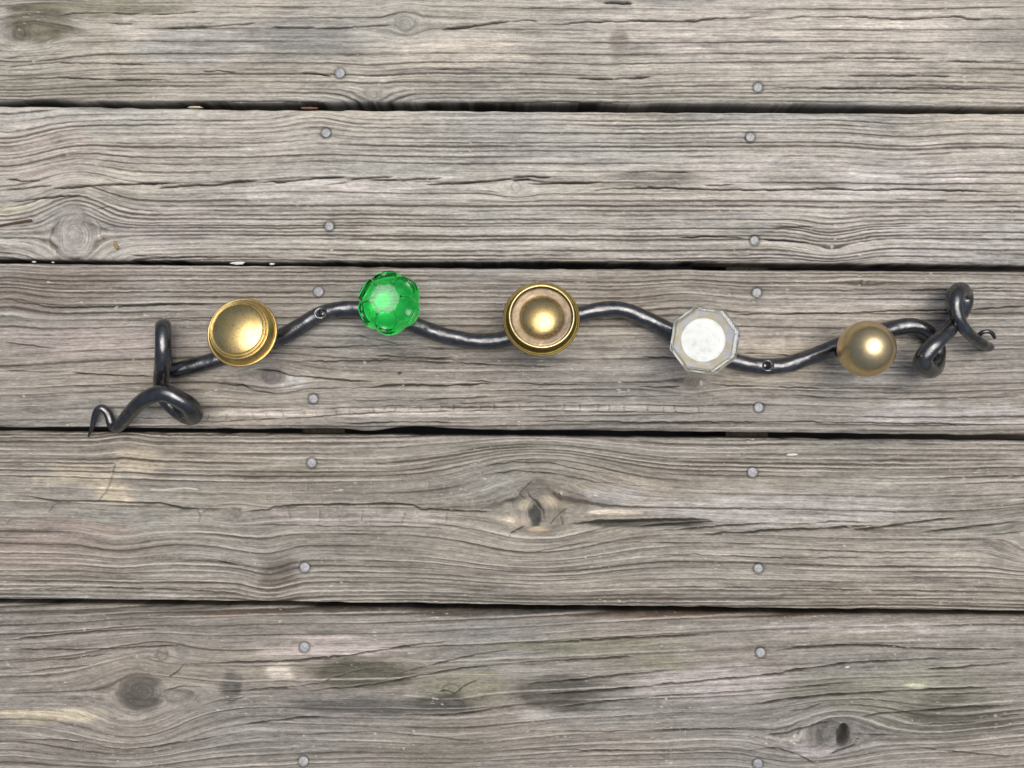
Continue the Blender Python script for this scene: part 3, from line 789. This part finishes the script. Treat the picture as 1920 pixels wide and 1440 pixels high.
def tube_mesh(name, V, T, cap=(True, True)):
    n, s, _ = V.shape
    rows = [V]
    # rounded ends
    def capring(center, ring, t, f, k):
        return center + (ring - center) * f + t * k
    pre, post = [], []
    if cap[0]:
        cen = V[0].mean(0); r = np.linalg.norm(V[0] - cen, axis=1).mean()
        for q in (0.02, 0.45, 0.75, 0.93):
            pre.append(capring(cen, V[0], -T[0], q, r * math.sqrt(1 - q * q) * 0.8))
    if cap[1]:
        cen = V[-1].mean(0); r = np.linalg.norm(V[-1] - cen, axis=1).mean()
        for q in (0.93, 0.75, 0.45, 0.02):
            post.append(capring(cen, V[-1], T[-1], q, r * math.sqrt(1 - q * q) * 0.8))
    W = np.concatenate([np.array(pre).reshape(-1, s, 3), V, np.array(post).reshape(-1, s, 3)])
    return grid_mesh(name, W.reshape(-1, 3), len(W), s, wrap_v=True), len(pre), len(post)


def lathe(name, prof, seg=96, close=True, fine=0.0006):
    """prof: (r,z) from the top centre outwards and down; sharp where points repeat"""
    p = np.array(prof, dtype=float)
    ang = np.arange(seg) * 2 * math.pi / seg
    V = np.stack([p[:, 0][:, None] * np.cos(ang), p[:, 0][:, None] * np.sin(ang), p[:, 1][:, None] + 0 * ang], -1)
    return grid_mesh(name, V.reshape(-1, 3), len(p), seg, wrap_v=True)


def arc(cx, cz, r, a0, a1, n, rz=None):
    rz = rz or r
    return [(cx + r * math.sin(math.radians(a)), cz + rz * math.cos(math.radians(a))) for a in np.linspace(a0, a1, n)]


# ------------------------------------------------------------------ the coat rack
rack = empty("coat_rack", P(960, 640, 0))
rack['label'] = "wavy black iron coat rack with five door knobs and curled vine ends"
rack['category'] = "coat rack"
RL = rack.location.copy()


def rackpart(name, me, mat, parent=rack, mw=None):
    o = bpy.data.objects.new(name, me)
    col.objects.link(o)
    if len(me.materials) == 0:
        me.materials.append(mat)
    o.parent = parent
    M = mw if mw is not None else Matrix.Identity(4)
    if parent is rack:
        o.matrix_basis = Matrix.Translation(-RL) @ M
    else:
        o.matrix_basis = M
    return o


def wear_attr(me, w):
    at = me.attributes.new('wear', 'FLOAT', 'POINT')
    at.data.foreach_set('value', w.astype(np.float32))


zr = 0.0086
rail_px = [(345, 691), (400, 676), (452, 657), (522, 634), (560, 613), (588, 596), (612, 586), (640, 580), (668, 579), (700, 582), (740, 593), (790, 614), (825, 627), (860, 635), (890, 640),
           (920, 640), (945, 636), (980, 624), (1015, 611), (1050, 600), (1090, 589), (1120, 582), (1148, 579), (1175, 583), (1200, 593), (1225, 604), (1250, 617), (1290, 639), (1330, 660), (1375, 677), (1410, 685),
           (1440, 687), (1475, 684), (1500, 676), (1535, 664), (1570, 650), (1610, 636), (1650, 623), (1680, 615), (1708, 611)]
scroll_l = [(330, 695, .0084, 14.6), (314, 690, .0082, 14.4), (307, 672, .0082, 14.5), (307, 648, .0088, 14.5), (307, 628, .0130, 14.5), (306.5, 614, .0210, 14.5), (306, 613, .0310, 14.5), (306, 627, .0385, 14.6), (306, 655, .0400, 14.6), (305, 685, .0345, 14.4),
            (302, 712, .0245, 14.2), (305, 738, .0150, 14.0), (317, 757, .0095, 14.2), (337, 772, .0092, 15.5), (355, 780, .0135, 17), (363, 776, .0230, 17.5), (355, 761, .0325, 17), (334, 748, .0375, 16.5), (307, 737, .0392, 16), (281, 744, .0365, 15.4),
            (258, 759, .0300, 13.8), (239, 780, .0210, 12.4), (225, 797, .0140, 11), (216, 801, .0095, 10), (209, 793, .0085, 9), (203, 776, .0092, 8), (192, 765, .0105, 7.5), (183, 769, .0100, 7), (177, 784, .0085, 5.8), (173, 800, .0065, 4.4), (166, 818, .0042, 1.8)]
scroll_r = [(1728, 616, .0084, 15.0), (1746, 630, .0080, 14.8), (1755, 650, .0080, 15.5), (1755, 672, .0092, 17), (1751, 687, .0150, 17.5), (1741, 693, .0230, 17), (1731, 685, .0315, 18), (1731, 671, .0370, 16.4), (1742, 656, .0390, 15.4), (1757, 641, .0380, 14.6),
            (1774, 625, .0330, 14), (1789, 607, .0245, 12.6), (1802, 586, .0150, 14), (1808, 564, .0110, 15.5), (1806, 550, .0140, 15.8), (1799, 546, .0215, 17), (1791, 554, .0290, 16.2), (1790, 572, .0330, 14), (1795, 595, .0335, 11.8), (1808, 616, .0300, 11.2),
            (1826, 634, .0225, 10.4), (1844, 646, .0145, 9.4), (1855, 651, .0085, 8.6), (1856, 650, .0045, 6), (1848, 645, .0035, 5.2), (1838, 639, .0045, 4.6), (1834, 631, .0085, 4.4), (1840, 624, .0120, 4.2), (1850, 621, .0135, 4.0), (1860, 624, .0125, 3.8), (1865, 633, .0100, 3.2)]
rod = list(reversed(scroll_l)) + [(a, b, zr, 15.2) for a, b in rail_px] + scroll_r
V, c, T = tube_arrays(rod, 48, 0.0006, 16, 3, 0.04)


def cut_at(px, py, zmax):
    q = np.array(P(px, py, 0.0085))
    d = np.linalg.norm(c[:, :3] - q, axis=1) + np.where(c[:, 2] > zmax, 1, 0)
    return int(np.argmin(d))


i0 = cut_at(318, 693, 0.012)
i1 = cut_at(1747, 631, 0.012)
holes = [(601.5, 586.5), (1440, 685)]
wear = np.zeros(V.shape[:2])
for (hx, hy) in holes:
    ctr = c[np.argmin(((c[:, :2] - np.array(P(hx, hy, zr + 0.005))[:2]) ** 2).sum(1))]
    q = P(hx, hy, zr + 0.006)
    dx = V[..., 0] - q.x; dy = V[..., 1] - q.y
    rho = np.sqrt(dx * dx + dy * dy) / S
    upper = V[..., 2] > ctr[2] - 0.001
    ztop = ctr[2] + ctr[3] * 0.93
    depth = np.where(rho < 4.6, 0.010, np.where(rho < 10, 0.0036 * (10 - rho) / 5.4, 0))
    zc = ztop - depth
    m = upper & (rho < 10)
    V[..., 2] = np.where(m, np.minimum(V[..., 2], zc), V[..., 2])
    wear = np.maximum(wear, np.where(upper, np.exp(-((rho - 8.0) / 2.2) ** 2), 0) * (0.9 if hx < 1000 else 0.45))
    wear = np.where(upper & (rho < 4.8), 0, wear)
for nm, a, b, caps, lab in (("rail", i0, i1, (False, False), None),
                            ("scroll", 0, i0, (True, False), "left curled vine end of the rack with an upright loop and a thin hooked tail"),
                            ("scroll", i1, len(V) - 1, (False, True), "right curled vine end of the rack with two drop shaped loops and a tiny hook")):
    me, a0, a1 = tube_mesh(nm, V[a:b + 1], T[a:b + 1], caps)
    wear_attr(me, np.concatenate([np.zeros((a0, V.shape[1])), wear[a:b + 1], np.zeros((a1, V.shape[1]))]).ravel())
    o = rackpart(nm, me, M_iron)
    if lab:
        o['label'] = lab


def knob_frame(base_px, head_px, head_z, base_z=0.016, tilt=(0, 0)):
    """matrix whose origin is the head centre and whose Z leaves the rail through the head"""
    b = P(base_px[0], base_px[1], base_z)
    h = P(head_px[0], head_px[1], head_z)
    ax = (h - b).normalized()
    ax2 = (ax + Vector((tilt[0], tilt[1], 0))).normalized()
    xax = Vector((1, 0, 0)); xax = (xax - ax2 * xax.dot(ax2)).normalized()
    yax = ax2.cross(xax)
    M = Matrix((xax, yax, ax2)).transposed().to_4x4()
    M.translation = h
    return M, (h - b).length


def at_z(r_px, z):
    return r_px * S * (D - z) / D


def shank(parent, length, r0, r1, top_z):
    """turned stem from the head down to the rail (in the head's frame)"""
    pr = [(0.0001, top_z), (r1, top_z)] + [(r1, top_z - 0.003), (r1 * 0.8, top_z - 0.005), (r0, top_z - 0.010), (r0, -length + 0.004), (r0 * 1.12, -length + 0.002), (r0 * 1.15, -length - 0.004)]
    rackpart("shank", lathe("shank", pr, 40), M_ferrule, parent)


# 1: stepped brass knob
z1 = 0.056
M1, ln = knob_frame((494, 641), (452.5, 622), z1, tilt=(0.10, 0.05))
R1 = at_z(67, z1); q = R1 / 65.0
prof = [(0.0001, 17 * q), (44 * q, 9.0 * q)]
U = 13.0
dome = [(r * q, (U + 5.0 + 9.0 * (1 - (r / 46.0) ** 2) ** 0.9) * q) for r in np.linspace(0.01, 46, 40)]
step1 = [(46.3 * q, (U + 3.6) * q), (47.0 * q, (U + 3.2) * q)] + [((49.0 + 1.8 * math.sin(a)) * q, (U + 3.4 + 1.8 * math.cos(a)) * q) for a in np.linspace(-1.5, 1.6, 12)]
step2 = [(51.0 * q, (U + 1.0) * q), (51.2 * q, (U - 0.6) * q)] + [((53.0 + 1.6 * math.sin(a)) * q, (U - 1.2 + 1.6 * math.cos(a)) * q) for a in np.linspace(-1.2, 1.7, 10)] + [((54.8 + 5.8 * t ** 0.7) * q, (U - 2.5 - (U - 0.5) * t) * q) for t in np.linspace(0, 1, 16)] + [(61.2 * q, -3.6 * q)]
rim = [((62.6 + 2.4 * math.sin(a)) * q, (-4.6 + 2.4 * math.cos(a)) * q) for a in np.linspace(-1.3, 2.2, 16)]
under = [(63.5 * q, -7.5 * q), (58 * q, -14 * q), (44 * q, -22 * q), (26 * q, -27 * q), (0.0001, -28 * q)]
me = lathe("brass_knob", dome + step1 + step2 + rim + under, 128)
k1 = rackpart("brass_knob", me, M_brass, mw=M1)
k1['label'] = "stepped brass knob with a smooth domed face, nearest the left curl"
shank(k1, ln, 0.0050, 0.0120, -24 * q)

# 2: green glass knob
z2 = 0.052
M2, ln = knob_frame((757, 592), (730.5, 568.5), z2, tilt=(0.02, -0.03))
R2 = at_z(62, z2)
seg, rings_ = 192, 120
th = np.linspace(0.0, math.pi, rings_)
ph = np.arange(seg) * 2 * math.pi / seg
TH_, PH_ = np.meshgrid(th, ph, indexing='ij')
rot0 = math.radians(92)
lobe = 2 * np.sqrt(0.5 + 0.499 * np.cos(6 * (PH_ - rot0))) - 1
prr = np.sin(TH_) ** 0.85
rad = R2 * 0.95 * prr * (1 + 0.055 * lobe * np.sin(TH_) ** 2)
zz = np.where(np.cos(TH_) > 0, R2 * 0.62 * np.cos(TH_), R2 * 0.55 * np.cos(TH_))
V2 = np.stack([rad * np.cos(PH_), rad * np.sin(PH_), zz], -1)
N_ = []
for k in range(6):
    a = rot0 + k * math.pi / 3
    el = math.radians(33)
    N_.append(np.array([math.cos(a) * math.cos(el), math.sin(a) * math.cos(el), math.sin(el)]))
ridge_ = np.zeros(V2.shape[:2])
for n_ in N_:                                              # round thumbprints: flat cut, dished, with a raised lip
    s_ = V2 @ n_ - 0.815 * R2
    lat = V2 - (V2 @ n_)[..., None] * n_
    rl = np.linalg.norm(lat, axis=-1) / (0.34 * R2)
    m = (V2 @ n_ > 0.4 * R2)
    dish = 0.0044 * np.clip(1 - rl ** 2, 0, 1) - 0.0018 * np.exp(-((rl - 1.06) / 0.10) ** 2)
    cut = np.where(s_ > 0, s_, 0) * np.where(rl < 1.25, 1, 0)
    V2 = np.where(m[..., None], V2 - n_ * (cut + dish)[..., None], V2)
ztab = 0.50 * R2                                            # flat six sided table
rr = np.linalg.norm(V2[..., :2], axis=-1)
hexr = rr * np.cos(((np.arctan2(V2[..., 1], V2[..., 0]) - rot0) % (math.pi / 3)) - math.pi / 6)
m = (V2[..., 2] > ztab - 0.02 * R2) & (hexr < 0.50 * R2)
V2[..., 2] = np.where(m, ztab - 0.0009 * np.clip(1 - (rr / (0.47 * R2)) ** 2, 0, 1), V2[..., 2])
table_pale = np.where(m, sstep(0.50, 0.40, hexr / R2), 0)  # mask of the whitish layer on the flat table
me = grid_mesh("green_glass_knob", V2.reshape(-1, 3), rings_, seg, wrap_v=True)
sc_ = me.attributes.new('table_pale', 'FLOAT', 'POINT')
sc_.data.foreach_set('value', table_pale.ravel().astype(np.float32))
k2 = rackpart("green_glass_knob", me, M_green, mw=M2)
k2['label'] = "bright green pressed glass knob with six round thumbprints"
tc_ = np.radians(np.linspace(180, 112, 26))
cp = np.stack([0.90 * 0.95 * np.sin(tc_) ** 0.85 + 0.0001, 0.92 * 0.55 * np.cos(tc_)], 1) * R2
cp = np.vstack([cp, cp[::-1] * np.array([0.995, 1.0]) - np.array([0, 0.0004])])
ca = np.arange(144) * 2 * math.pi / 144
Vc = np.stack([cp[:, 0][:, None] * np.cos(ca), cp[:, 0][:, None] * np.sin(ca), cp[:, 1][:, None] + 0 * ca[None]], -1)
rackpart("backing_cup", grid_mesh("backing_cup", Vc.reshape(-1, 3), len(cp), 144, wrap_v=True), M_foil, k2)
shank(k2, ln, 0.0050, 0.0115, -0.60 * R2)

# 3: round brass knob with recessed ring
z3 = 0.056
M3, ln = knob_frame((1009, 614), (1015, 597), z3, tilt=(-0.03, 0.10))
R3 = at_z(72.5, z3); q = R3 / 72.5
W = 7.0
domep = [(r * q, (W + 2.6 + 11.0 * (1 - (r / 38.5) ** 2) ** 0.8) * q) for r in np.linspace(0.01, 38.3, 36)] + [(38.8 * q, (W + 0.5) * q)]
k3m = [(57.6 * q, (W + 3.0) * q), (58.0 * q, (W + 6.6) * q)] + [((59.6 + 1.7 * math.sin(a)) * q, (W + 6.6 + 1.5 * math.cos(a)) * q) for a in np.linspace(-1.4, 1.5, 10)] + [(61.6 * q, (W + 5.4) * q), (62.6 * q, (W + 0.5) * q), (63.6 * q, 2.0 * q), (66.0 * q, -2.4 * q), (68.6 * q, -3.2 * q)] + \
    [((70.6 + 1.9 * math.sin(a)) * q, (-3.2 + 1.9 * math.cos(a)) * q) for a in np.linspace(-1.2, 2.0, 14)] + [(71 * q, -7 * q), (62 * q, -14 * q), (46 * q, -21 * q), (28 * q, -26 * q), (0.0001, -27 * q)]
me = lathe("brass_knob", k3m, 128)
k3 = rackpart("brass_knob", me, M_brass_dark, mw=M3)
k3['label'] = "round brass knob at the middle of the rack, domed centre inside a recessed pinkish ring"
rg = [(r * q, (W + z) * q) for r, z in ((37.5, -0.5), (38.6, 1.2), (42, 3.0), (47, 3.4), (52, 3.4), (56, 3.9), (58.0, 2.2))]
rackpart("recessed_ring", lathe("recessed_ring", rg, 128), M_brass_pink, k3)
rackpart("dome", lathe("dome", domep, 128), M_brass_dome, k3)
br = [((59.6 + 2.0 * math.sin(a)) * q, (W + 6.75 + 1.75 * math.cos(a)) * q) for a in np.linspace(-1.35, 1.45, 12)]
rackpart("bright_rim", lathe("bright_rim", br, 128), M_brass_bright, k3)
shank(k3, ln, 0.0052, 0.0135, -22 * q)

# 4: clear glass octagonal knob
z4 = 0.055
M4, ln = knob_frame((1286, 640), (1320, 637.5), z4, tilt=(-0.25, -0.02))
R4 = at_z(67, z4)
oct0 = math.radians(14)


def octring(r, z, tw=0.0, n=8):
    return [(r * math.cos(oct0 + tw + k * 2 * math.pi / n), r * math.sin(oct0 + tw + k * 2 * math.pi / n), z) for k in range(n)]


rings8 = [(0.935, 0.33), (1.0, 0.23), (0.985, 0.02), (0.87, -0.24), (0.635, -0.46)]
vs_, fs_ = [], []
for (r, z) in rings8:
    vs_ += octring(r * R4, z * R4)
n = 8
for i in range(len(rings8) - 1):
    for k in range(n):
        fs_.append((i * n + k, (i + 1) * n + k, (i + 1) * n + (k + 1) % n, i * n + (k + 1) % n))
fs_.append(tuple(range(n)))
fs_.append(tuple((len(rings8) - 1) * n + k for k in reversed(range(n))))
me = mesh("clear_glass_knob", vs_, fs_, False)
k4 = rackpart("clear_glass_knob", me, M_clear, mw=M4)
bv = k4.modifiers.new("bevel", 'BEVEL'); bv.width = 0.0009; bv.segments = 2; bv.limit_method = 'ANGLE'; bv.angle_limit = math.radians(12)
k4['label'] = "clear glass octagonal knob with a silvery white backing"
foil = []
for r in np.linspace(0.001, 0.612, 80):
    foil.append((r * R4, (-0.395 - 0.0020 * math.cos(r * 90)) * R4))
foil += [(0.613 * R4, -0.405 * R4), (0.0001, -0.445 * R4)]
rackpart("silver_backing", lathe("silver_backing", foil, 96), M_foil2, k4)
fe = []
vs_ = octring(0.615 * R4, -0.442 * R4) + octring(0.85 * R4, -0.222 * R4) + octring(0.853 * R4, -0.232 * R4) + octring(0.62 * R4, -0.450 * R4)
for i in range(3):
    for k in range(8):
        fe.append((i * 8 + k, (i + 1) * 8 + k, (i + 1) * 8 + (k + 1) % 8, i * 8 + (k + 1) % 8))
rackpart("backing_collar", mesh("backing_collar", vs_, fe, False), M_foil_edge, k4)
shank(k4, ln, 0.0050, 0.0125, -0.53 * R4)

# 5: brass ball knob
z5 = 0.052
M5, ln = knob_frame((1580, 656), (1624.5, 654.5), z5)
R5 = at_z(52.6, z5)
prof = [(max(0.0001, R5 * math.sin(a)), R5 * math.cos(a) * 0.97) for a in np.linspace(0, math.pi * 0.80, 90)] + [(R5 * 0.5, -R5 * 0.95), (0.0001, -R5 * 0.97)]
k5 = rackpart("ball_knob", lathe("ball_knob", prof, 128), M_brass_ball, mw=M5)
k5['label'] = "smooth dull gold ball knob, nearest the right curl"
shank(k5, ln, 0.0055, 0.0078, -0.93 * R5)

# ------------------------------------------------------------------ nails
nail_prof = [(0.0001, 0.0004), (0.0022, 0.00035), (0.0036, 0.00022), (0.0041, 0.0), (0.0042, -0.0005), (0.0040, -0.0012), (0.0014, -0.0020), (0.0014, -0.028), (0.0001, -0.031)]
nail_me = lathe("nail", nail_prof, 28)
nail_me.materials.append(M_nail)
for i, nl in enumerate(NAILS):
    for (nx, ny) in nl:
        o = bpy.data.objects.new("nail", nail_me)
        col.objects.link(o)
        o.parent = planks[i]
        q = P(nx, ny, 0)
        o.location = (q.x, q.y, (-0.0048 if i == 4 else -0.0003) + random.uniform(-0.0003, 0.0003))
        s = random.uniform(0.93, 1.06)
        o.scale = (s, s, 1)
        o.rotation_euler = (random.uniform(-0.07, 0.07), random.uniform(-0.07, 0.07), random.uniform(0, 6.28))


# ------------------------------------------------------------------ debris lying on the deck
def chip(name, px, py, lx, ly, th, mat, label, cat, z=0.0006, rot=0.0, seed=0, group=None):
    r_ = random.Random(seed)
    n = 14
    ring = []
    for k in range(n):
        a = 2 * math.pi * k / n
        f = r_.uniform(0.72, 1.05)
        ring.append((lx * S * 0.5 * math.cos(a) * f, ly * S * 0.5 * math.sin(a) * f))
    vs_ = [(x, y, 0) for x, y in ring] + [(x * 0.8, y * 0.8, th * r_.uniform(0.7, 1.1)) for x, y in ring] + [(0, 0, th * 1.15)]
    fs_ = []
    for k in range(n):
        k2 = (k + 1) % n
        fs_ += [(k, k2, n + k2, n + k), (n + k, n + k2, 2 * n)]
    fs_.append(tuple(reversed(range(n))))
    o = link(name, mesh(name, vs_, fs_, True), mat, None, P(px, py, z))
    o.rotation_euler = (r_.uniform(-.1, .1), r_.uniform(-.1, .1), rot)
    o['label'] = label
    o['category'] = cat
    if group:
        o['group'] = group
    return o


chip("paint_flake", 446, 493.5, 34, 7, 0.0009, M_white, "largest white flake in the board gap, above the stepped brass knob", "flake", 0.0, 0.03, 1, "white flakes in the board gap")
chip("paint_flake", 510, 495, 12, 5, 0.0008, M_white, "small white flake in the gap just right of the largest one", "flake", 0.0, 0, 2, "white flakes in the board gap")
chip("paint_flake", 64, 491, 10, 3.6, 0.0007, M_white, "small white flake in the gap below the big knot, leftmost of the row", "flake", 0.0, 0, 3, "white flakes in the board gap")
chip("paint_flake", 100, 492, 7, 3.2, 0.0007, M_white, "tiny white flake in the gap, second from the left edge", "flake", 0.0, 0, 4, "white flakes in the board gap")
chip("paint_flake", 1485, 852.5, 26, 5, 0.0006, M_white, "white sliver lying on the board below the middle, above a nail", "flake", 0.0002, 0.02, 5)
chip("paint_flake", 1588, 1250.5, 11, 4, 0.0006, M_white, "white speck beside a crack on the lowest board, right of its nail", "flake", 0.0002, 0.1, 6)
chip("wood_splinter", 366, 201.5, 36, 4.5, 0.0012, M_straw, "straw coloured splinter caught in the topmost board gap", "splinter", -0.0012, 0.0, 7)
chip("dry_leaf_scrap", 580, 203, 38, 5.5, 0.0012, M_orange, "rusty orange leaf scrap in the topmost board gap", "leaf scrap", -0.0030, 0.0, 8)
chip("leaf_crumb", 218, 461, 9, 20, 0.0014, M_crumb, "small brown leaf crumb beside the large knot", "leaf crumb", 0.0003, 0.5, 9)
tw = [(-30, 428.5, .0012, 1.9), (10, 421, .0015, 1.9), (40, 415.5, .0017, 2.0), (58, 413, .0018, 2.3)]
V, c, T = tube_arrays(tw, 10, 0.0006, 2, 9, 0.15)
me, a0, a1 = tube_mesh("twig", V, T)
o = link("twig", me, M_twig)
o['label'] = "thin brown twig at the left edge beside the large knot"
o['category'] = "twig"
